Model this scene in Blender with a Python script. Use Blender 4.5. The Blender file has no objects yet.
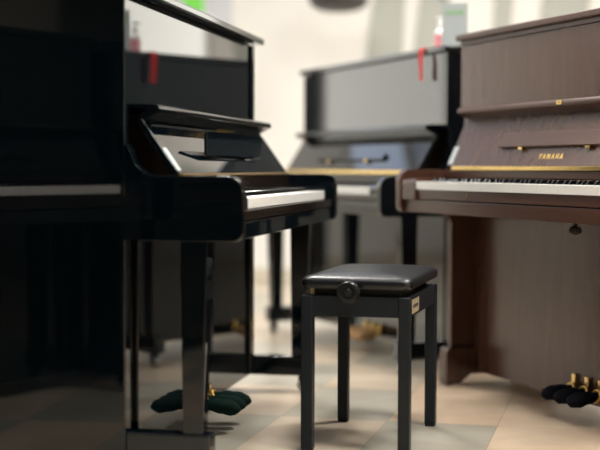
import bpy, bmesh, math, random
from mathutils import Vector, Matrix
random.seed(7)
R = math.radians
scene = bpy.context.scene
COL = scene.collection

# ------------------------------------------------------------------ materials
def mat(name, base, rough=0.5, ior=1.5, metal=0.0, coat=0.0, emis=None, estr=0.0, trans=0.0, spec=0.5):
    m = bpy.data.materials.new(name); m.use_nodes = True
    b = m.node_tree.nodes['Principled BSDF']
    b.inputs['Base Color'].default_value = (*base, 1)
    b.inputs['Roughness'].default_value = rough
    b.inputs['IOR'].default_value = ior
    b.inputs['Metallic'].default_value = metal
    b.inputs['Coat Weight'].default_value = coat
    b.inputs['Coat Roughness'].default_value = 0.12
    b.inputs['Transmission Weight'].default_value = trans
    b.inputs['Specular IOR Level'].default_value = spec
    if emis:
        b.inputs['Emission Color'].default_value = (*emis, 1)
        b.inputs['Emission Strength'].default_value = estr
    return m

def bsdf(m): return m.node_tree.nodes['Principled BSDF']

def noise_bump(m, scale, strength, dist=0.001, detail=3.0):
    nt = m.node_tree; tc = nt.nodes.new('ShaderNodeTexCoord')
    n = nt.nodes.new('ShaderNodeTexNoise'); n.inputs['Scale'].default_value = scale; n.inputs['Detail'].default_value = detail
    b = nt.nodes.new('ShaderNodeBump'); b.inputs['Strength'].default_value = strength; b.inputs['Distance'].default_value = dist
    nt.links.new(tc.outputs['Object'], n.inputs['Vector']); nt.links.new(n.outputs['Fac'], b.inputs['Height'])
    nt.links.new(b.outputs['Normal'], bsdf(m).inputs['Normal'])

def vary(m, c1, c2, scale, stretch=(1, 1, 1), detail=4.0, lo=0.3, hi=0.7, distort=0.0):
    nt = m.node_tree; tc = nt.nodes.new('ShaderNodeTexCoord')
    mp = nt.nodes.new('ShaderNodeMapping'); mp.inputs['Scale'].default_value = stretch
    n = nt.nodes.new('ShaderNodeTexNoise'); n.inputs['Scale'].default_value = scale; n.inputs['Detail'].default_value = detail
    n.inputs['Distortion'].default_value = distort
    r = nt.nodes.new('ShaderNodeValToRGB')
    r.color_ramp.elements[0].position = lo; r.color_ramp.elements[0].color = (*c1, 1)
    r.color_ramp.elements[1].position = hi; r.color_ramp.elements[1].color = (*c2, 1)
    nt.links.new(tc.outputs['Object'], mp.inputs['Vector']); nt.links.new(mp.outputs['Vector'], n.inputs['Vector'])
    nt.links.new(n.outputs['Fac'], r.inputs['Fac']); nt.links.new(r.outputs['Color'], bsdf(m).inputs['Base Color'])
    return m

M = {}
M['ebony'] = mat('ebony_polish', (.004, .005, .0065), .03, 1.62)
vary(M['ebony'], (.0010, .0030, .0048), (.0016, .0040, .0062), 6)
M['ebony_slip'] = mat('ebony_brown_polish', (.012, .008, .006), .12, 1.5)
vary(M['ebony_slip'], (.010, .007, .005), (.014, .009, .007), 8)
M['walnut'] = mat('walnut_satin', (.06, .03, .02), .24, 1.5, coat=.0)
vary(M['walnut'], (.056, .024, .015), (.086, .040, .026), 9, (3.0, 3.0, .35), 6, .3, .75, .6)
M['walnut_h'] = mat('walnut_satin_lengthwise', (.05, .025, .016), .33, 1.5, coat=.0)
vary(M['walnut_h'], (.050, .019, .011), (.082, .034, .020), 9, (.35, 4.0, 4.0), 6, .3, .75, .5)
M['ivory'] = mat('white_key_plastic', (.80, .79, .76), .18, 1.5); vary(M['ivory'], (.78, .77, .73), (.83, .82, .79), 12)
M['black_key'] = mat('black_key_plastic', (.004, .004, .005), .07, 1.7); noise_bump(M['black_key'], 200, .05)
M['brass'] = mat('polished_brass', (.78, .55, .20), .22, metal=1.0); vary(M['brass'], (.72, .50, .17), (.84, .61, .25), 30)
M['dull_brass'] = mat('aged_brass', (.30, .20, .09), .45, metal=.8); vary(M['dull_brass'], (.26, .17, .07), (.34, .23, .11), 30)
M['steel'] = mat('caster_steel', (.45, .45, .44), .3, metal=1.0); noise_bump(M['steel'], 90, .1)
M['rubber'] = mat('black_rubber', (.012, .012, .012), .6); noise_bump(M['rubber'], 150, .2)
M['felt_red'] = mat('dark_felt', (.05, .03, .025), .9); noise_bump(M['felt_red'], 400, .4)
M['cloth_green'] = mat('dark_green_velvet', (.004, .022, .016), .85); bsdf(M['cloth_green']).inputs['Specular IOR Level'].default_value = .15
vary(M['cloth_green'], (.001, .012, .009), (.003, .020, .015), 40); noise_bump(M['cloth_green'], 300, .5, .002)
M['cloth_navy'] = mat('navy_black_velvet', (.006, .007, .012), .85); bsdf(M['cloth_navy']).inputs['Specular IOR Level'].default_value = .12
vary(M['cloth_navy'], (.002, .0025, .005), (.004, .005, .009), 40); noise_bump(M['cloth_navy'], 300, .5, .002)
M['cloth_tan'] = mat('tan_velvet', (.50, .30, .13), .8); vary(M['cloth_tan'], (.42, .24, .10), (.58, .36, .17), 40)
M['gold_trim'] = mat('gold_braid', (.75, .50, .14), .35, metal=.7); noise_bump(M['gold_trim'], 500, .5)
M['stool_metal'] = mat('stool_painted_steel', (.009, .013, .017), .40, spec=.3); noise_bump(M['stool_metal'], 600, .12, .0004)
M['vinyl'] = mat('black_vinyl', (.006, .008, .010), .30, 1.5, spec=.45); noise_bump(M['vinyl'], 700, .3, .0005, 6)
M['knob'] = mat('black_knob_plastic', (.008, .009, .010), .28); noise_bump(M['knob'], 300, .1)
M['plate'] = mat('pale_brass_plate', (.50, .42, .28), .4, metal=.3); vary(M['plate'], (.46, .38, .25), (.54, .46, .32), 60)
M['print'] = mat('dark_print', (.06, .05, .03), .6); vary(M['print'], (.05, .04, .03), (.08, .06, .04), 60)
M['ribbon'] = mat('red_satin_ribbon', (.85, .03, .03), .45); vary(M['ribbon'], (.75, .02, .025), (.90, .045, .035), 30)
M['bottle_white'] = mat('white_bottle_plastic', (.82, .81, .79), .35); vary(M['bottle_white'], (.80, .79, .77), (.85, .84, .82), 20)
M['bottle_pink'] = mat('pink_label', (.85, .33, .36), .45); vary(M['bottle_pink'], (.80, .27, .31), (.88, .42, .42), 40)
M['card'] = mat('grey_white_card', (.42, .46, .46), .4); vary(M['card'], (.40, .44, .44), (.45, .49, .49), 10)
M['green_print'] = mat('green_print', (.26, .46, .24), .5); vary(M['green_print'], (.24, .43, .22), (.30, .50, .28), 30)
M['acrylic'] = mat('clear_acrylic', (.95, .97, .97), .05, 1.45, trans=.9)
M['lamp_dark'] = mat('dark_grey_shade', (.05, .05, .055), .5); noise_bump(M['lamp_dark'], 60, .1)
M['tuner'] = mat('back_frame_wood', (.25, .16, .09), .6); vary(M['tuner'], (.21, .13, .07), (.29, .19, .11), 10, (.3, 3, 3))

def wall_mat(name, c, var=.03, rough=.8):
    m = mat(name, c, rough); vary(m, tuple(x*(1-var) for x in c), tuple(min(1, x*(1+var)) for x in c), 1.5)
    noise_bump(m, 120, .06); return m
M['wall'] = wall_mat('cream_wall_paint', (.83, .82, .785))
M['wall_side'] = wall_mat('pale_wall_paint', (.78, .76, .70))
M['wall_dim'] = wall_mat('darkened_wall_paint', (.10, .095, .09))  # wall colour darkened to stand for the unlit end of the room
M['ceiling'] = wall_mat('white_ceiling_paint', (.70, .76, .86))
M['sage'] = wall_mat('sage_grey_panel', (.43, .45, .415))
M['pale_blue'] = wall_mat('pale_blue_grey_panel', (.62, .65, .69))
M['base'] = wall_mat('baseboard_paint', (.62, .56, .46))
M['green_glow'] = mat('green_sign_face', (.10, .5, .04), .4, emis=(.22, .50, .08), estr=.35)
M['panel_glow'] = mat('lit_diffuser', (.9, .9, .9), .5, emis=(1.0, .97, .92), estr=5.0)
M['added_warm_glow'] = mat('added_warm_pane', (.8, .85, .9), .3, emis=(1.0, .96, .84), estr=1.7)  # warm glow for panes added out of view
M['added_cool_glow'] = mat('added_cool_pane', (.6, .7, .85), .3, emis=(.60, .69, .90), estr=1.15)  # cool glow for strips added out of view
M['frame_white'] = mat('white_frame', (.75, .75, .74), .4); noise_bump(M['frame_white'], 80, .05)

def floor_material():
    m = mat('large_stone_tiles', (.6, .5, .4), .32, 1.5); nt = m.node_tree; N = nt.nodes; L = nt.links
    tc = N.new('ShaderNodeTexCoord'); mp = N.new('ShaderNodeMapping'); mp.vector_type = 'TEXTURE'
    mp.inputs['Location'].default_value = (.63, 4.24, 0); mp.inputs['Rotation'].default_value = (0, 0, R(-13.5))
    L.new(tc.outputs['Object'], mp.inputs['Vector'])
    sx = N.new('ShaderNodeSeparateXYZ'); L.new(mp.outputs['Vector'], sx.inputs[0])
    def mth(op, a, b=None):
        n = N.new('ShaderNodeMath'); n.operation = op
        for i, v in enumerate((a, b)):
            if v is None: continue
            if isinstance(v, (int, float)): n.inputs[i].default_value = v
            else: L.new(v, n.inputs[i])
        return n.outputs[0]
    u = mth('DIVIDE', sx.outputs[0], .355); v = mth('DIVIDE', sx.outputs[1], .60)
    fu = mth('FLOOR', u); fv = mth('FLOOR', v)
    cid = N.new('ShaderNodeCombineXYZ'); L.new(fu, cid.inputs[0]); L.new(fv, cid.inputs[1])
    wn = N.new('ShaderNodeTexWhiteNoise'); wn.noise_dimensions = '3D'; L.new(cid.outputs[0], wn.inputs['Vector'])
    chk = mth('FLOORED_MODULO', mth('ADD', fu, fv), 2.0)      # 1 / 0
    gw = mth('MULTIPLY', mth('SUBTRACT', 1.0, chk), mth('LESS_THAN', fu, -.5))
    gw = mth('MULTIPLY', gw, mth('MAXIMUM', mth('LESS_THAN', fv, .5), mth('LESS_THAN', fu, -1.5)))
    n1 = N.new('ShaderNodeTexNoise'); n1.inputs['Scale'].default_value = 3.5; n1.inputs['Detail'].default_value = 8; n1.inputs['Distortion'].default_value = 1.2
    L.new(tc.outputs['Object'], n1.inputs['Vector'])
    def ramp(c1, c2):
        r = N.new('ShaderNodeValToRGB'); r.color_ramp.elements[0].position = .35; r.color_ramp.elements[1].position = .7
        r.color_ramp.elements[0].color = (*c1, 1); r.color_ramp.elements[1].color = (*c2, 1); L.new(n1.outputs['Fac'], r.inputs['Fac']); return r.outputs['Color']
    grey = ramp((.40, .365, .295), (.47, .44, .36)); tan = ramp((.62, .46, .325), (.72, .57, .415))
    mx = N.new('ShaderNodeMix'); mx.data_type = 'RGBA'; L.new(mth('MAXIMUM', gw, mth('MULTIPLY', mth('LESS_THAN', fu, -1.5), .45)), mx.inputs['Factor']); L.new(tan, mx.inputs['A']); L.new(grey, mx.inputs['B'])
    br = mth('ADD', mth('MULTIPLY', wn.outputs['Value'], .16), .92)
    mul = N.new('ShaderNodeMix'); mul.data_type = 'RGBA'; mul.blend_type = 'MULTIPLY'; mul.inputs['Factor'].default_value = 1
    L.new(mx.outputs['Result'], mul.inputs['A'])
    cb = N.new('ShaderNodeCombineXYZ'); [L.new(br, cb.inputs[i]) for i in range(3)]
    L.new(cb.outputs[0], mul.inputs['B'])
    # thin joints
    def edge(t, wd):
        fr = mth('FRACT', t); d = mth('MINIMUM', fr, mth('SUBTRACT', 1.0, fr)); return mth('LESS_THAN', d, wd)
    j = mth('MAXIMUM', edge(u, .004), edge(v, .0025))
    fin = N.new('ShaderNodeMix'); fin.data_type = 'RGBA'; L.new(mth('MULTIPLY', j, .55), fin.inputs['Factor'])
    L.new(mul.outputs['Result'], fin.inputs['A']); fin.inputs['B'].default_value = (.16, .13, .10, 1)
    L.new(fin.outputs['Result'], bsdf(m).inputs['Base Color'])
    return m
M['floor'] = floor_material()

# ------------------------------------------------------------------ mesh helpers
def add_box(bm, a, b, bevel=0.0, seg=2):
    t = bmesh.new()
    vs = [t.verts.new((x, y, z)) for z in (a[2], b[2]) for y in (a[1], b[1]) for x in (a[0], b[0])]
    for f in ((0, 2, 3, 1), (4, 5, 7, 6), (0, 1, 5, 4), (1, 3, 7, 5), (3, 2, 6, 7), (2, 0, 4, 6)): t.faces.new([vs[i] for i in f])
    if bevel > 0: bmesh.ops.bevel(t, geom=t.edges[:], offset=bevel, segments=seg, profile=.5, affect='EDGES')
    merge(bm, t)

def merge(bm, t, mtx=None):
    me = bpy.data.meshes.new('tmp'); t.to_mesh(me); t.free()
    if mtx: me.transform(mtx)
    bm.from_mesh(me); bpy.data.meshes.remove(me)

def add_prism_x(bm, prof, x0, x1, bevel=0.0, seg=2):
    """profile of (y, z) points extruded along x"""
    t = bmesh.new(); n = len(prof)
    A = [t.verts.new((x0, y, z)) for y, z in prof]; B = [t.verts.new((x1, y, z)) for y, z in prof]
    t.faces.new(A[::-1]); t.faces.new(B)
    for i in range(n): t.faces.new((A[i], A[(i+1) % n], B[(i+1) % n], B[i]))
    bmesh.ops.recalc_face_normals(t, faces=t.faces[:])
    if bevel > 0:
        es = [e for e in t.edges if abs(e.verts[0].co.x - e.verts[1].co.x) < 1e-6]
        bmesh.ops.bevel(t, geom=es, offset=bevel, segments=seg, profile=.5, affect='EDGES')
    merge(bm, t)

def add_prism_z(bm, prof, z0, z1, bevel=0.0, mtx=None):
    t = bmesh.new(); n = len(prof)
    A = [t.verts.new((x, y, z0)) for x, y in prof]; B = [t.verts.new((x, y, z1)) for x, y in prof]
    t.faces.new(A[::-1]); t.faces.new(B)
    for i in range(n): t.faces.new((A[i], A[(i+1) % n], B[(i+1) % n], B[i]))
    bmesh.ops.recalc_face_normals(t, faces=t.faces[:])
    if bevel > 0:
        es = [e for e in t.edges if e.verts[0].co.z > z1-1e-6 and e.verts[1].co.z > z1-1e-6]
        bmesh.ops.bevel(t, geom=es, offset=bevel, segments=2, profile=.5, affect='EDGES')
    merge(bm, t, mtx)

def add_lathe(bm, prof, n=32, mtx=None):
    """(r, z) profile around z"""
    t = bmesh.new(); rings = []
    for r, z in prof:
        rings.append([t.verts.new((max(r, 1e-5)*math.cos(2*math.pi*i/n), max(r, 1e-5)*math.sin(2*math.pi*i/n), z)) for i in range(n)])
    for a, b in zip(rings, rings[1:]):
        for i in range(n): t.faces.new((a[i], a[(i+1) % n], b[(i+1) % n], b[i]))
    t.faces.new(rings[0][::-1]); t.faces.new(rings[-1])
    bmesh.ops.recalc_face_normals(t, faces=t.faces[:])
    merge(bm, t, mtx)

def add_tube(bm, pts, rad, n=12, squash=1.0, radii=None):
    t = bmesh.new(); P = [Vector(p) for p in pts]; rings = []
    for i, p in enumerate(P):
        d = (P[min(i+1, len(P)-1)] - P[max(i-1, 0)]).normalized()
        up = Vector((0, 0, 1)) if abs(d.z) < .95 else Vector((1, 0, 0))
        s = d.cross(up).normalized(); w = s.cross(d).normalized()
        r = radii[i] if radii else rad
        rings.append([t.verts.new(p + s*r*math.cos(2*math.pi*k/n) + w*r*squash*math.sin(2*math.pi*k/n)) for k in range(n)])
    for a, b in zip(rings, rings[1:]):
        for k in range(n): t.faces.new((a[k], a[(k+1) % n], b[(k+1) % n], b[k]))
    t.faces.new(rings[0][::-1]); t.faces.new(rings[-1])
    bmesh.ops.recalc_face_normals(t, faces=t.faces[:])
    merge(bm, t)

def smooth_by_angle(me, ang=35):
    bm = bmesh.new(); bm.from_mesh(me)
    for f in bm.faces: f.smooth = True
    for e in bm.edges:
        if len(e.link_faces) == 2 and e.calc_face_angle(0) > R(ang): e.smooth = False
    bm.to_mesh(me); bm.free()

def obj(name, bm, m, parent=None, label=None, smooth=True):
    me = bpy.data.meshes.new(name); bm.to_mesh(me); bm.free()
    if smooth: smooth_by_angle(me)
    me.materials.append(m)
    o = bpy.data.objects.new(name, me); COL.objects.link(o)
    if smooth:
        w = o.modifiers.new('weighted', 'WEIGHTED_NORMAL'); w.keep_sharp = True; w.weight = 100
    if parent: o.parent = parent
    if label: o['label'] = label
    return o

def box(name, a, b, m, parent=None, bevel=.002, label=None, seg=2):
    bm = bmesh.new(); add_box(bm, a, b, bevel, seg); return obj(name, bm, m, parent, label)

def tag(o, label, cat, group=None):
    o['label'] = label; o['category'] = cat
    if group: o['group'] = group
    return o

def thing(name, label, cat, loc=(0, 0, 0), rz=0, group=None):
    o = bpy.data.objects.new(name, None); COL.objects.link(o); o.location = loc; o.rotation_euler = (0, 0, rz)
    o.empty_display_size = .1
    return tag(o, label, cat, group)

def struct(name, bm, m, smooth=True):
    o = obj(name, bm, m, None, None, smooth); o['kind'] = 'structure'; return o

def arc(cx, cy, r, a0, a1, n):
    return [(cx + r*math.cos(R(a0+(a1-a0)*i/n)), cy + r*math.sin(R(a0+(a1-a0)*i/n))) for i in range(n+1)]

# ------------------------------------------------------------------ piano
W = 1.53
KEY0 = .152           # first white key starts here
WP = .02362           # white key pitch
def notes():
    """52 white keys with the notches for the black keys, 36 black keys"""
    off = {0: ('C', -.0020), 1: ('D', .0020), 3: ('F', -.0026), 4: ('G', 0), 5: ('A', .0026)}   # black key to the right of this white index in octave
    whites, blacks = [], []
    for i in range(52):
        d = (i + 5) % 7      # A0 -> index 5
        whites.append([KEY0 + i*WP, d])
        if d in off and i < 51: blacks.append(KEY0 + (i+1)*WP + off[d][1])
    return whites, blacks
WK, BK = notes()
key_cache = {}
def white_key_mesh(i):
    x0, d = WK[i]; x1 = x0 + WP
    lb = [b for b in BK if abs(b - x0) < .006]; rb = [b for b in BK if abs(b - x1) < .006]
    l = (lb[0] + .0062 - x0) if lb else .0004; r = (rb[0] - .0062 - x0) if rb else WP - .0004
    k = ('w', round(l, 5), round(r, 5))
    if k not in key_cache:
        bm = bmesh.new()
        add_prism_z(bm, [(.0005, 0), (WP-.0005, 0), (WP-.0005, .05), (r, .05), (r, .150), (l, .150), (l, .05), (.0005, .05)], -.028, 0, .0012)
        me = bpy.data.meshes.new('white_key'); bm.to_mesh(me); bm.free(); me.materials.append(M['ivory']); key_cache[k] = me
    return key_cache[k]
def black_key_mesh():
    if 'b' not in key_cache:
        bm = bmesh.new(); t = bmesh.new()
        v = [t.verts.new(p) for p in ((-.0055, .052, -.01), (.0055, .052, -.01), (.0055, .150, -.01), (-.0055, .150, -.01),
                                      (-.0044, .066, .0125), (.0044, .066, .0125), (.0046, .150, .0125), (-.0046, .150, .0125))]
        for f in ((3, 2, 1, 0), (4, 5, 6, 7), (0, 1, 5, 4), (1, 2, 6, 5), (2, 3, 7, 6), (3, 0, 4, 7)): t.faces.new([v[i] for i in f])
        bmesh.ops.bevel(t, geom=t.edges[:], offset=.0012, segments=2, profile=.5, affect='EDGES'); merge(bm, t)
        me = bpy.data.meshes.new('black_key'); bm.to_mesh(me); bm.free(); me.materials.append(M['black_key']); key_cache['b'] = me
    return key_cache['b']

def caster(x, y, parent, r=.022):
    bm = bmesh.new()
    add_lathe(bm, [(.004, -.009), (r, -.009), (r+.001, -.005), (r+.001, .005), (r, .009), (.004, .009)], 24,
              Matrix.Translation((x, y, r+.001)) @ Matrix.Rotation(R(90), 4, 'Y'))
    c = obj('caster', bm, M['steel'], parent, 'small steel caster wheel')
    bm = bmesh.new()
    add_box(bm, (x-.014, y-.016, 2*r-.004), (x+.014, y+.016, 2*r+.018), .002)
    add_box(bm, (x-.014, y-.008, r-.004), (x-.0105, y+.008, 2*r+.002), .001)
    add_box(bm, (x+.0105, y-.008, r-.004), (x+.014, y+.008, 2*r+.002), .001)
    obj('fork', bm, M['rubber'], c)

def lettering(parent, txt, cx, y, z, size, tilt, m):
    cu = bpy.data.curves.new('lettering', 'FONT'); cu.body = txt; cu.size = size; cu.align_x = 'CENTER'; cu.align_y = 'CENTER'
    cu.extrude = .0006; cu.space_character = 1.7; cu.offset = .0009
    o = bpy.data.objects.new('t', cu); COL.objects.link(o)
    me = bpy.data.meshes.new_from_object(o.evaluated_get(bpy.context.evaluated_depsgraph_get()))
    bpy.data.objects.remove(o); me.materials.clear(); me.materials.append(m)
    q = bpy.data.objects.new('lettering', me); COL.objects.link(q); q.parent = parent
    q.location = (cx, y, z); q.rotation_euler = (R(90)-tilt, 0, 0); q['label'] = 'gold maker lettering'
    return q

def make_piano(name, label, loc, rz, H, A, mb, mh, mslip, LZ=.95, legs=True, SB=.255, toe=.085, group=None, logo=False, pedals=True, keyhole=False, D=.38, pedal_x=.765, covered=False, desk=(.40, 1.13), pedal_gap=.075, KZ=.7376, HZ=.80, KB=.632, AT=.787, AF=0.0, UPO=-.015, UPL=.028, AL=None, closed=False, KF=.024, SLP=.030, SF=.010, desk_s=.05, desk_h=.056, desk_out=.0, hinge_h=.014, hinge_in=.0, end_strips=False, dhx=(.56, .97), metal=None):
    t = thing(name, label, 'piano', loc, rz, group)
    AL = A if AL is None else AL; BT = .035; metal = metal or M['brass']
    back = A + D; SC = AT + .068
    # side panels
    for x0 in (0, W-BT):
        bm = bmesh.new()
        zb = .060 if legs else .04
        prof = [(AL, zb), (back, zb), (back, H-.028), (A, H-.028)] + ([(A, KB+.02), (AL, KB+.02)] if AL != A else [])
        add_prism_x(bm, prof, x0, x0+BT, .004, 3); obj('side_panel', bm, mb, t)
        # arm with a scooped top and a rounded nose
        bm = bmesh.new()
        prof = [(A+.004, SC+.014), (A-.008, SC+.012), (A-.012, SC)] + arc(A-.085, SC, .068, -4, -90, 10)
        prof += arc(AF+.042, AT-.042, .042, 90, 180, 8) + arc(AF+.025, KB+.022, .025, 180, 270, 5)
        if legs: prof += [(A+.004, KB-.003)]
        else: prof += [(AL-.06, KB-.003)] + arc(AL-.055, KB-.058, .055, 90, 0, 6) + [(AL+.004, KB-.065), (A+.004, KB-.065)]
        prof = prof[::-1]
        add_prism_x(bm, prof, x0-.001, x0+BT+.001, .003, 2); obj('arm', bm, mb, t)
    # body
    box('back_frame', (BT, back-.09, .10), (W-BT, back-.01, H-.04), M['tuner'], t, .003)
    bm = bmesh.new(); add_box(bm, (-.012, A-.034, H-.024), (W+.012, back+.01, H), .006, 3)
    obj('lid', bm, mh, t)
    if not legs: box('lid_rail', (.001, A-.018, H-.041), (W-.001, A+.045, H-.0245), mh, t, .002)
    UP = A + UPL
    ui = .003 if UPO < 0 else BT
    box('upper_panel', (ui, A+UPO, LZ-.02), (W-ui, A+UPO+.014, H-(.043 if not legs else .026)), mb, t, .0015)
    # fallboard, leaning back and folded open
    f0, f1 = (.180, HZ+.004), (SB, LZ-.038)
    d = Vector((f1[0]-f0[0], f1[1]-f0[1])); L = d.length; d.normalize(); nrm = Vector((d.y, -d.x))    # nrm points back/down
    th = .018
    prof = [f0, f1, (f1[0]+nrm.x*th, f1[1]+nrm.y*th), (f0[0]+nrm.x*th, f0[1]+nrm.y*th)]
    bm = bmesh.new(); add_prism_x(bm, prof, BT+.012, W-BT-.012, .003, 3); fb = obj('fallboard', bm, mb, t)
    # rounded shelf above the fallboard
    n0 = SB-.046
    outer = [(SB-.001, LZ-.022), (SB-.004, LZ-.036)] if False else [(SB+.012, LZ-.046), (SB-.004, LZ-.040), (n0+.018, LZ-.028)]
    prof = outer + arc(n0+.013, LZ-.013, .013, 215, 90, 7) + [(A+max(UPO, -.006)+.002, LZ+.002), (A+max(UPO, -.006)+.002, LZ-.008), (n0+.036, LZ-.010), (SB+.010, LZ-.028)]
    bm = bmesh.new(); add_prism_x(bm, prof, BT+.02, W-BT-.03, .0, 1); sh = obj('shelf', bm, mh, t)
    box('fallboard_tray', (BT+.002, .19, KZ+.008), (W-BT-.002, UP, KZ+.022), M['felt_red'], t, .001)
    box('hinge', (BT+.014+hinge_in, .168, HZ+.003-hinge_h), (W-BT-.014-hinge_in, .181, HZ+.003), metal, t, .002, 'long brass hinge strip')
    box('name_rail', (BT+.002, .174, KZ+.014), (W-BT-.002, .195, HZ+.002-hinge_h), mslip, t, .002)
    # music desk flap
    tilt = math.atan2(d.x, d.y)
    def on_board(s, out): return (f0[0]+d.x*s - nrm.x*out, f0[1]+d.y*s - nrm.y*out)
    p0, p1 = on_board(desk_s+.002, .014), on_board(desk_s+desk_h, .014+desk_out); q0, q1 = on_board(desk_s, .004), on_board(desk_s+desk_h+.002, .004+desk_out)
    bm = bmesh.new(); add_prism_x(bm, [p0, p1, q1, q0], desk[0], desk[1], .002, 2); md = obj('music_desk', bm, mh, t)
    for hx in dhx:
        a0 = on_board(desk_s-.004, .012); box('desk_hinge', (hx-.013, a0[0]-.004, a0[1]-.006), (hx+.013, a0[0]+.010, a0[1]+.003), metal, md, .0005, 'small brass hinge')
    if end_strips:  # pale strip laid on the board at its bass end
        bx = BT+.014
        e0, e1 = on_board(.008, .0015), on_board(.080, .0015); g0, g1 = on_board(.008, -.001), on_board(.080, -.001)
        bm = bmesh.new(); add_prism_x(bm, [e0, e1, g1, g0], bx, bx+.034); obj('end_strip', bm, M['card'], t, 'pale strip at the end of the fallboard')
    # bottom door, rails, keybed
    box('key_bed', (BT, SF+.003, KB), (W-BT, UP+.02, KB+.046), mh, t, .004)
    box('key_slip', (BT, SF, KB+.049), (W-BT, SF+.016, KZ-SLP), mslip, t, .003)
    box('key_frame', (BT, SF+.018, KB+.046), (W-BT, .19, KZ-.033), M['felt_red'], t, .001)
    for x0, x1 in ((BT+.001, KEY0-.001), (KEY0+52*WP+.001, W-BT-.001)):
        bm = bmesh.new()
        prof = [(KF-.004, KB+.047), (KF-.004, KZ-.004)] + arc(KF+.010, KZ-.004, .014, 180, 90, 5) + [(.186, KZ+.012), (.186, KB+.047)]
        add_prism_x(bm, prof, x0, x1, .002); obj('key_block', bm, mb, t)
    box('bottom_panel', (BT, UP, .062 if legs else .052), (W-BT, UP+.018, KB-.002), mb, t, .002)
    if legs:
        for x0 in (.078, W-.108): box('edge_strip', (x0, UP-.012, .066), (x0+.030, UP-.0005, KB-.004), mb, t, .003, seg=3)  # thin upright strips on the bottom panel near both sides
        for x0 in (0, W-.062):
            box('toe_block', (x0+.0005, toe, .060), (x0+.0615, A-.001, .131), mb, t, .006, seg=3)
            xc = x0+.031; bm = bmesh.new(); t2 = bmesh.new()
            w0, w1 = .031, .025
            vs = [t2.verts.new(p) for p in ((xc-w1, toe+.020, .131), (xc+w1, toe+.020, .131), (xc+w1, toe+.020+.054, .131), (xc-w1, toe+.020+.054, .131),
                                            (xc-w0, toe+.006, KB-.002), (xc+w0, toe+.006, KB-.002), (xc+w0, toe+.006+.074, KB-.002), (xc-w0, toe+.006+.074, KB-.002))]
            for f in ((3, 2, 1, 0), (4, 5, 6, 7), (0, 1, 5, 4), (1, 2, 6, 5), (2, 3, 7, 6), (3, 0, 4, 7)): t2.faces.new([vs[i] for i in f])
            bmesh.ops.bevel(t2, geom=t2.edges[:], offset=.004, segments=2, profile=.5, affect='EDGES'); merge(bm, t2)
            obj('leg', bm, mb, t)
            caster(xc, toe+.035, t); caster(xc, back-.05, t)
    else:
        for x0 in (-.003, W-.057):
            bm = bmesh.new()
            prof = [(AL-.030, .006), (AL-.030, .124), (AL-.020, .142), (back, .142), (back, .006), (back-.10, .006), (back-.13, .04), (AL+.075, .04), (AL+.030, .006)]
            add_prism_x(bm, prof, x0, x0+.06, .003, 2); obj('toe_block', bm, mb, t)
            bm = bmesh.new(); 
            for yy in (AL-.005, back-.05): add_lathe(bm, [(.014, 0), (.014, .007)], 16, Matrix.Translation((x0+.03, yy, 0)))
            obj('foot_glide', bm, M['rubber'], t)
    # keys
    if closed: box('key_lid', (BT+.002, SF+.004, KZ-SLP+.002), (W-BT-.002, .20, KZ+.011), mb, t, .004)
    for i in range(0 if closed else 52):
        o = bpy.data.objects.new('white_key', white_key_mesh(i)); COL.objects.link(o); o.parent = t; o.location = (WK[i][0], KF, KZ)
    for b in ([] if closed else BK):
        o = bpy.data.objects.new('black_key', black_key_mesh()); COL.objects.link(o); o.parent = t; o.location = (b, KF, KZ)
    # pedals
    pz = .080 if legs else .086
    if pedals:
        for k in (-1, 0, 1):
            px = pedal_x + k*pedal_gap
            bm = bmesh.new(); q = .55 if covered else 1.0
            pts = [(px, UP+.02, pz+.005), (px, UP-.03*q, pz+.006), (px, UP-.06*q, pz+.002), (px, UP-.095*q, pz-.004*q), (px, UP-.125*q, pz-.006*q), (px, UP-.135*q, pz-.006*q)]
            add_tube(bm, pts, .012, 16, .42, [.010, .010, .012, .022, .020, .008] if not covered else [.010, .010, .012, .013, .012, .008]); pd = obj('pedal', bm, M['brass'], t, 'brass pedal')
            box('pedal_plate', (px-.011, UP-.012, pz-.012), (px+.011, UP-.006, pz+(.045 if legs else .055)), M['brass'], pd, .002)
    if keyhole:
        box('keyhole_plate', (.765-.016, n0-.0012, LZ-.017), (.765+.016, n0+.004, LZ-.003), M['brass'], sh, .0006, 'small brass keyhole plate')
        box('keyhole', (.765-.003, n0-.0016, LZ-.013), (.765+.003, n0+.001, LZ-.007), M['rubber'], sh, .0002)
    if logo:
        c = on_board(.033, .0008)
        lettering(fb, 'YAMAHA', .755, c[0], c[1], .025, -tilt if False else tilt, M['gold_trim'])
    return t, dict(UP=UP, pz=pz, fb=fb)

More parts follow.
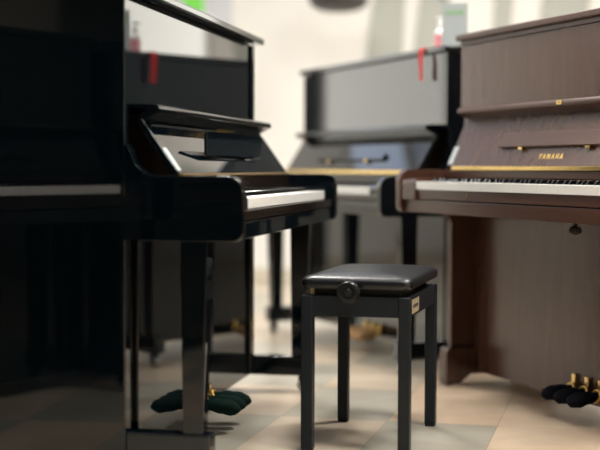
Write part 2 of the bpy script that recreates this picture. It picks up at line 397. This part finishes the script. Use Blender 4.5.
C1 = (-.1462, 3.404, 0); T1 = R(79.35)
C3 = (.3659, 5.0138, 0); T3 = R(-69.03)
C2 = (-.2528, 6.6356, 0); T2 = R(-68.36)
H1, H2, H3 = 1.294, 1.305, 1.323
P1, i1 = make_piano('upright_piano', 'glossy black upright piano at the left, its near side panel filling the left edge', C1, T1, H1, .311,
                    M['ebony'], M['ebony'], M['ebony_slip'], LZ=.983, SB=.280, desk_out=.040, hinge_h=.007, end_strips=True, metal=M['dull_brass'], UPO=.010, UPL=.001, covered=True, AT=.798, dhx=())
P2, i2 = make_piano('upright_piano', 'black upright piano in the middle behind the stool, red ribbon over its lid', C2, T2, H2, .305,
                    M['ebony'], M['ebony'], M['ebony_slip'], LZ=.994, KZ=.741, HZ=.808, SB=.272, desk_s=.045, desk_h=.03, hinge_h=.016)
P3, i3 = make_piano('upright_piano', 'brown walnut upright piano at the right without front legs', C3, T3, H3, .274,
                    M['walnut'], M['walnut_h'], M['walnut_h'], AL=.208, LZ=1.045, legs=False, covered=True, logo=True, keyhole=True, pedal_x=.828, pedal_gap=.077, SB=.262,
                    KZ=.7710, SLP=.026, HZ=.824, KB=.659, AT=.815, AF=-.010, KF=.0, SF=.006, desk_s=.066, desk_out=-.003, hinge_in=.055, end_strips=True, hinge_h=.015)
P0, i0 = make_piano('upright_piano', 'black upright piano seen only as a dark reflection in the left piano side panel', (-1.03, 2.20, 0), R(101), 1.30, .305,
                    M['ebony'], M['ebony'], M['ebony_slip'], LZ=.978, metal=M['knob'], KZ=.756)
P5, i5 = make_piano('upright_piano', 'black upright piano added unseen beside the viewpoint to darken the reflection in the left piano leg', (-.70, .60, 0), R(101), 1.30, .305,
                    M['ebony'], M['ebony'], M['ebony_slip'], LZ=.978, metal=M['knob'], closed=True)  # unseen, added as a dark reflection for the left piano's leg
# black knob of the practice mute and lock mark on the brown piano
bm = bmesh.new(); add_lathe(bm, [(.006, 0), (.006, .014), (.016, .018), (.020, .026), (.019, .034), (.008, .040), (.001, .041)], 24,
                            Matrix.Translation((1.035, .11, .6585)) @ Matrix.Rotation(R(180), 4, 'X'))
obj('mute_knob', bm, M['rubber'], P3, 'round black knob under the keybed')
box('key_slip_mark', (.53, .0045, .712), (.5335, .0065, .734), M['brass'], P3, .0003, 'tiny brass mark on the key slip')

# pedal covers (soft pouches pulled over the pedals)
def pedal_cover(piano, info, px, label, group, m, ln=.17, dz=0.0, trim_z=.0, skew=0):
    mw = Matrix.Translation(piano.location) @ Matrix.Rotation(piano.rotation_euler[2], 4, 'Z')
    base = mw @ Vector((px, info['UP']-.030, 0))
    t = thing('pedal_cover', label, 'pedal cover', base, piano.rotation_euler[2], group)
    bm = bmesh.new(); z = info['pz']
    pts = []; rad = []
    for i in range(11):
        s = i/10; y = .012 - s*ln
        pts.append((skew*s, y, z + .004 - .016*s*s)); rad.append(.018 + .016*math.sin(min(1, s*1.5)*math.pi*.5) if s < .7 else .034*math.sqrt(max(.03, 1-((s-.7)/.31)**2)))
    add_tube(bm, pts, .03, 20, .68, rad); 
    for v in bm.verts: v.co.z += .0016*math.sin(v.co.y*160 + v.co.x*90)
    obj('pouch', bm, m, t)
    bm = bmesh.new(); n = 24; ring = []
    for k in range(n+1):
        a = 2*math.pi*k/n; ring.append((.023*math.cos(a), .004 + .008*math.sin(a), z+.005+.0185*math.sin(a)))
    add_tube(bm, ring, .0042, 8); obj('trim', bm, M['gold_trim'], t, 'gold braid at the opening')
    return t
pos1 = ['nearest the camera', 'in the middle of three', 'farthest from the camera']
for k in range(3): pedal_cover(P1, i1, .775+(k-1)*.075, 'dark green cloth pedal cover with gold trim on left piano, '+pos1[k], 'green pedal covers on the left piano', M['cloth_green'], .125)
pos3 = ['leftmost', 'middle', 'rightmost']
for k in range(3): pedal_cover(P3, i3, .828+(k-1)*.077, pos3[k]+' navy-black cloth pedal cover with gold trim on brown piano', 'dark pedal covers on the brown piano', M['cloth_navy'], .110)

for k in range(3): pedal_cover(P2, i2, .765+(k-1)*.075, 'tan cloth pedal cover with gold trim on middle piano, '+pos1[k], 'tan pedal covers on the middle piano', M['cloth_tan'], .12)
# things on the lid of the middle piano
mw2 = Matrix.Translation(C2) @ Matrix.Rotation(T2, 4, 'Z')
def on_lid(x, y): return mw2 @ Vector((x, y, H2+.0005))
b = thing('spray_bottle', 'white plastic bottle with pink label standing on middle piano lid', 'bottle', on_lid(1.41, .32), T2)
bm = bmesh.new(); add_lathe(bm, [(.001, 0), (.022, 0), (.024, .003), (.024, .060), (.020, .070), (.010, .077), (.010, .082), (.001, .082)], 28); obj('bottle_body', bm, M['bottle_white'], b)
bm = bmesh.new(); add_lathe(bm, [(.0243, .003), (.0247, .004), (.0247, .050), (.0243, .051)], 28); obj('bottle_label', bm, M['bottle_pink'], b, 'pink label')
bm = bmesh.new(); add_lathe(bm, [(.001, .0822), (.013, .0822), (.013, .100), (.009, .103), (.006, .104), (.006, .118), (.010, .119), (.010, .127), (.001, .128)], 20)
add_box(bm, (-.032, -.005, .118), (.0, .005, .127), .002); obj('bottle_cap', bm, M['bottle_white'], b)
s = thing('sign_holder', 'small upright card in clear stand with green heading on middle piano lid', 'sign', on_lid(1.485, .345), T2+R(50))
box('stand_base', (-.045, -.03, 0), (.045, .03, .004), M['acrylic'], s, .001)
box('card', (-.052, -.0015, .004), (.052, .0015, .172), M['card'], s, .0005)
box('heading_strip', (-.036, -.0028, .128), (.036, -.0016, .143), M['green_print'], s, .0003, 'green printed heading')
# ribbon over the lid edge
bm = bmesh.new()
rib = [(.0, .10, .0025), (.0, .03, .0025), (.0, -.002, .003), (.001, -.010, -.004), (.003, -.012, -.03), (.0065, -.014, -.065), (.007, -.012, -.10), (.010, -.013, -.13)]
A2y = .305-.034
vs = []
for i, (dx, dy, dz) in enumerate(rib):
    w = .016; tw = .0015*math.sin(i*1.3)
    vs.append([(1.352+dx-w, A2y+dy+tw, H2+dz), (1.352+dx+w, A2y+dy-tw, H2+dz)])
t0 = bmesh.new(); vv = [[t0.verts.new(p) for p in r] for r in vs]
for a, c in zip(vv, vv[1:]): t0.faces.new((a[0], a[1], c[1], c[0]))
bmesh.ops.solidify(t0, geom=t0.faces[:], thickness=.0008)
merge(bm, t0, mw2)
tag(obj('ribbon', bm, M['ribbon']), 'bright red ribbon hanging over the front edge of the middle piano lid', 'ribbon')

# ------------------------------------------------------------------ stool
SX, SY, ST = .2205, 4.050, R(-14.50)
st = thing('piano_stool', 'black adjustable piano stool with padded vinyl seat and round side knob', 'stool', (SX, SY, 0), ST)
h = .1588; g = .254; lw = .034; AP = .453
for sx in (-1, 1):
    for sy in (-1, 1):
        x0, x1 = sorted((sx*h, sx*(h-lw))); y0, y1 = sorted((sy*g, sy*(g-lw)))
        lg = box('leg', (x0, y0, .006), (x1, y1, AP), M['stool_metal'], st, .003, seg=3)
        box('foot_pad', (x0+.002, y0+.002, 0), (x1-.002, y1-.002, .0065), M['rubber'], lg, .001)
az = AP-.058
box('apron', (-h+lw, -g+.003, az), (h-lw, -g+.021, AP), M['stool_metal'], st, .002)
box('apron', (-h+lw, g-.021, az), (h-lw, g-.003, AP), M['stool_metal'], st, .002)
box('apron', (-h+.003, -g+lw, az), (-h+.021, g-lw, AP), M['stool_metal'], st, .002)
box('apron', (h-.021, -g+lw, az), (h-.003, g-lw, AP), M['stool_metal'], st, .002)
box('lift_frame', (-h+.03, -g+.03, AP-.02), (h-.03, g-.03, AP+.022), M['rubber'], st, .003)
pl = box('maker_plate', (h-.0032, -g+.045, AP-.050), (h-.0018, -g+.165, AP-.010), M['plate'], st, .0004, label='pale metal plate on the side rail')
box('print_line', (h-.0019, -g+.065, AP-.034), (h-.0012, -g+.145, AP-.025), M['print'], pl, .0001)
# bracket peeking out under the seat
box('bracket', (-h+.022, -g+.018, AP+.001), (-h+.034, -g+.030, AP+.020), M['plate'], st, .001, label='small brass bracket under the seat corner')
# cushion
def cushion(hw, hd, z0, z1, crown):
    bm = bmesh.new(); n = 28; rr = .028
    def outline(s):
        pts = []
        r = rr*s
        for cx, cy, a0 in ((1, 1, 0), (-1, 1, 90), (-1, -1, 180), (1, -1, 270)):
            for i in range(n//4+1):
                a = R(a0 + 90*i/(n//4)); pts.append((cx*(hw*s-r)+r*math.cos(a), cy*(hd-hw+hw*s-r)+r*math.sin(a)))
        return pts
    t = bmesh.new(); rings = []
    prof = [(.90, z0), (.975, z0+.001), (.997, z0+.006), (1.0, z0+.013), (1.0, z0+.017), (.996, z0+.0185), (1.0, z0+.020), (1.0, z1-.010), (.992, z1-.004), (.975, z1), (.92, z1+crown*.35), (.75, z1+crown*.7), (.5, z1+crown*.92), (.25, z1+crown), (.05, z1+crown)]
    for s_, z in prof: rings.append([t.verts.new((x, y, z)) for x, y in outline(s_)])
    for a, c in zip(rings, rings[1:]):
        for i in range(len(a)): t.faces.new((a[i], a[(i+1) % len(a)], c[(i+1) % len(a)], c[i]))
    t.faces.new(rings[0][::-1]); t.faces.new(rings[-1]); bmesh.ops.recalc_face_normals(t, faces=t.faces[:]); merge(bm, t); return bm
obj('seat', cushion(h+.004, g+.004, AP+.021, AP+.048, .017), M['vinyl'], st, 'padded black vinyl seat')
# knob
kx, kz = -h+.146, AP+.014
bm = bmesh.new()
kp = [(.001, 0), (.012, 0), (.012, .018), (.028, .020), (.0318, .024), (.0318, .042), (.029, .046), (.020, .0465), (.018, .043), (.001, .043)]
add_lathe(bm, kp, 40, Matrix.Translation((kx, -g+.004, kz)) @ Matrix.Rotation(R(90), 4, 'X'))
kn = obj('adjusting_knob', bm, M['knob'], st, 'round black height knob')
bm = bmesh.new()
for i in range(20):
    a = 2*math.pi*i/20; cx, cz = kx+.0320*math.cos(a), kz+.0320*math.sin(a)
    add_box(bm, (cx-.0018, -g-.036, cz-.0018), (cx+.0018, -g-.021, cz+.0018), .0006, 1)
obj('grip_rib', bm, M['knob'], kn)
bm = bmesh.new(); add_lathe(bm, [(.001, .0432), (.012, .0432), (.010, .0455), (.001, .046)], 24, Matrix.Translation((kx, -g+.004, kz)) @ Matrix.Rotation(R(90), 4, 'X'))
obj('knob_cap', bm, M['stool_metal'], kn)

# ------------------------------------------------------------------ room
XL, XR, YF, YB, HC = -4.6, 3.2, -3.0, 9.75, 3.15
def plane_box(a, b): 
    bm = bmesh.new(); add_box(bm, a, b); return bm
struct('floor', plane_box((XL-.1, YF-.1, -.1), (XR+.1, YB+.1, 0)), M['floor'], False)
struct('ceiling', plane_box((XL-.1, YF-.1, HC), (XR+.1, YB+.1, HC+.1)), M['ceiling'], False)
struct('wall_back', plane_box((XL-.1, YB, 0), (XR+.1, YB+.1, HC)), M['wall'], False)
struct('wall_front', plane_box((XL-.1, YF-.1, 0), (XR+.1, YF, HC)), M['wall_dim'], False)
struct('wall_left', plane_box((XL-.1, YF, 0), (XL, YB, HC)), M['wall_side'], False)
struct('wall_right', plane_box((XR, YF, 0), (XR+.1, YB, HC)), M['wall_side'], False)
struct('baseboard_back', plane_box((XL, YB-.015, 0), (XR, YB, .09)), M['base'], False)
struct('baseboard_left', plane_box((XL, YF, 0), (XL+.015, YB-.02, .09)), M['base'], False)
struct('baseboard_right', plane_box((XR-.015, YF, 0), (XR, YB-.02, .09)), M['base'], False)
# tall tapering sage panels on the back wall: (left x at z=1.5, right x at z=1.5), narrower upward
def xw(u): return (u-300)/1341.9*YB
for k, (u0b, u1b, u0t, u1t) in enumerate(((364, 401, 374, 403), (411, 470, 420, 446), (489, 506, 493, 510), (533, 574, 541, 585))):
    bm = bmesh.new(); n = 14; Lp = []; Rp = []
    for i in range(n+1):
        z = .12 + (2.55-.12)*i/n; s = (z-1.5)/.45
        c = .0 if s < 0 else .25*s*s
        Lp.append((xw(u0b)+(xw(u0t)-xw(u0b))*s*.6 + (xw(u0t)-xw(u0b))*c*.4*1, z)); Rp.append((xw(u1b)+(xw(u1t)-xw(u1b))*s, z))
    t0 = bmesh.new()
    pr = Lp + Rp[::-1]
    A_ = [t0.verts.new((x, YB-.025, z)) for x, z in pr]; B_ = [t0.verts.new((x, YB-.001, z)) for x, z in pr]
    t0.faces.new(A_); t0.faces.new(B_[::-1])
    for i in range(len(pr)): t0.faces.new((A_[i], A_[(i+1) % len(pr)], B_[(i+1) % len(pr)], B_[i]))
    bmesh.ops.recalc_face_normals(t0, faces=t0.faces[:]); merge(bm, t0)
    struct('trim_%d' % (k+1), bm, M['sage'], False)
struct('trim_5', plane_box((xw(150), YB-.02, .1), (xw(232), YB-.001, 2.6)), M['pale_blue'], False)

# green sign on the back wall
sg = thing('green_sign', 'bright green lit sign high on back wall at upper left', 'sign', (xw(194)-.0, YB-.02, 1.925), 0)
box('sign_case', (-.085, -.05, -.005), (.085, 0, .155), M['frame_white'], sg, .004)
box('sign_face', (-.075, -.054, .005), (.075, -.049, .145), M['green_glow'], sg, .001)

# pendant lamp, its dark dome just dips into the frame
pl_ = thing('pendant_lamp', 'dark grey dome pendant lamp dipping in at the top of the frame', 'lamp', (.25, 8.9, 1.85), 0)
bm = bmesh.new(); add_lathe(bm, [(.001, .0), (.09, .004), (.15, .018), (.185, .045), (.20, .085), (.185, .14), (.12, .21), (.05, .25), (.03, .28), (.001, .282)], 40); obj('lamp_shade', bm, M['lamp_dark'], pl_)
bm = bmesh.new(); add_tube(bm, [(0, 0, .28), (0, 0, HC-1.85-.02)], .004, 8); obj('cord', bm, M['rubber'], pl_)
bm = bmesh.new(); add_lathe(bm, [(.05, HC-1.85-.03), (.05, HC-1.85-.001)], 24); obj('ceiling_rose', bm, M['lamp_dark'], pl_)

# ------------------------------------------------------------------ lights
LIGHTS = [(1.7, 2.4, 50), (.3, 3.2, 62), (1.5, 5.0, 75), (-1.9, 5.0, 24), (-.3, 6.2, 50), (-3.0, 7.0, 26), (1.6, 7.6, 40)]
def ceiling_light(x, y, pw, i):
    t = thing('ceiling_light', 'recessed square ceiling light panel above the pianos, out of frame', 'ceiling light', (x, y, HC), 0, 'ceiling light panels')
    bm = bmesh.new()
    for a, b_ in (((-.31, -.31, -.02), (.31, -.29, 0)), ((-.31, .29, -.02), (.31, .31, 0)), ((-.31, -.29, -.02), (-.29, .29, 0)), ((.29, -.29, -.02), (.31, .29, 0))): add_box(bm, a, b_, .002)
    obj('frame', bm, M['frame_white'], t)
    box('diffuser', (-.29, -.29, -.012), (.29, .29, -.004), M['panel_glow'], t, 0)
    L = bpy.data.lights.new('panel_lamp', 'AREA'); L.shape = 'SQUARE'; L.size = .56; L.energy = pw; L.color = (1.0, .965, .91)
    o = bpy.data.objects.new('panel_lamp', L); COL.objects.link(o); o.parent = t; o.location = (0, 0, -.025)
for i, (x, y, pw) in enumerate(LIGHTS): ceiling_light(x, y, pw, i)

bm = bmesh.new(); add_box(bm, (2.25, YB-.012, .80), (3.10, YB-.002, 2.5)); w3 = obj('added_pane_3', bm, M['added_warm_glow'], None, None, False); w3['kind'] = 'structure'  # glowing pane added out of view to brighten the left piano's reflection
bm = bmesh.new()
for x0 in (2.22, 3.09): add_box(bm, (x0, YB-.05, .75), (x0+.04, YB-.001, 2.55), .003)
for z0 in (.76, 2.5): add_box(bm, (2.22, YB-.05, z0), (3.13, YB-.001, z0+.04), .003)
obj('added_pane_frame', bm, M['frame_white'], w3)
# unseen bluish glowing strips under the ceiling, added to tint the pianos' reflections
bm = bmesh.new(); add_box(bm, (XL+.002, 3.0, 2.62), (XL+.012, 9.6, 3.08)); add_box(bm, (-4.5, YB-.012, 2.62), (.6, YB-.002, 3.08))
w2 = obj('added_pane_2', bm, M['added_cool_glow'], None, None, False); w2['kind'] = 'structure'
bm = bmesh.new()
for z0 in (2.58, 3.07): add_box(bm, (XL+.001, 2.95, z0), (XL+.04, 9.65, z0+.045), .003); add_box(bm, (-4.55, YB-.04, z0), (.65, YB-.001, z0+.045), .003)
obj('added_pane_frame', bm, M['frame_white'], w2)
# frosted glowing pane and dark doorway, unseen, added to mirror in the middle piano
bm = bmesh.new(); add_box(bm, (-4.55, YB-.012, .80), (-3.02, YB-.002, 2.5)); w = obj('added_pane_1', bm, M['added_warm_glow'], None, None, False); w['kind'] = 'structure'
bm = bmesh.new()
for x0 in (-4.6, -3.04): add_box(bm, (x0, YB-.05, .75), (x0+.05, YB-.001, 2.55), .003)
for z0 in (.75, 2.5): add_box(bm, (-4.6, YB-.05, z0), (-2.99, YB-.001, z0+.05), .003)
obj('added_pane_frame', bm, M['frame_white'], w)
bm = bmesh.new(); add_box(bm, (-2.95, YB-.045, .0), (-2.35, YB-.002, 2.15), .003)
dr = obj('added_door_1', bm, M['lamp_dark']); dr['kind'] = 'structure'  # unseen, added for a dark band in the middle piano's reflection
bm = bmesh.new(); add_tube(bm, [(-2.43, YB-.05, 1.0), (-2.43, YB-.09, 1.0), (-2.54, YB-.09, 1.0)], .009); obj('door_handle', bm, M['steel'], dr)

# ------------------------------------------------------------------ world, camera, view
wd = bpy.data.worlds.new('world'); scene.world = wd; wd.use_nodes = True
wd.node_tree.nodes['Background'].inputs[0].default_value = (.6, .65, .7, 1); wd.node_tree.nodes['Background'].inputs[1].default_value = .3
cd = bpy.data.cameras.new('camera'); cam = bpy.data.objects.new('camera', cd); COL.objects.link(cam)
cd.sensor_width = 36; cd.lens = 36*1341.9/600; cd.clip_start = .02; cd.clip_end = 60
cam.matrix_world = Matrix.Translation((0, 0, .8166)) @ Matrix.Rotation(R(90-2.406), 4, 'X') @ Matrix.Rotation(R(.176), 4, 'Z')
cd.dof.use_dof = True; cd.dof.focus_distance = 4.0; cd.dof.aperture_fstop = 1.35
scene.camera = cam
scene.view_settings.view_transform = 'Standard'; scene.view_settings.look = 'None'; scene.view_settings.gamma = 1
scene.view_settings.use_curve_mapping = False; scene.view_settings.exposure = 0.22
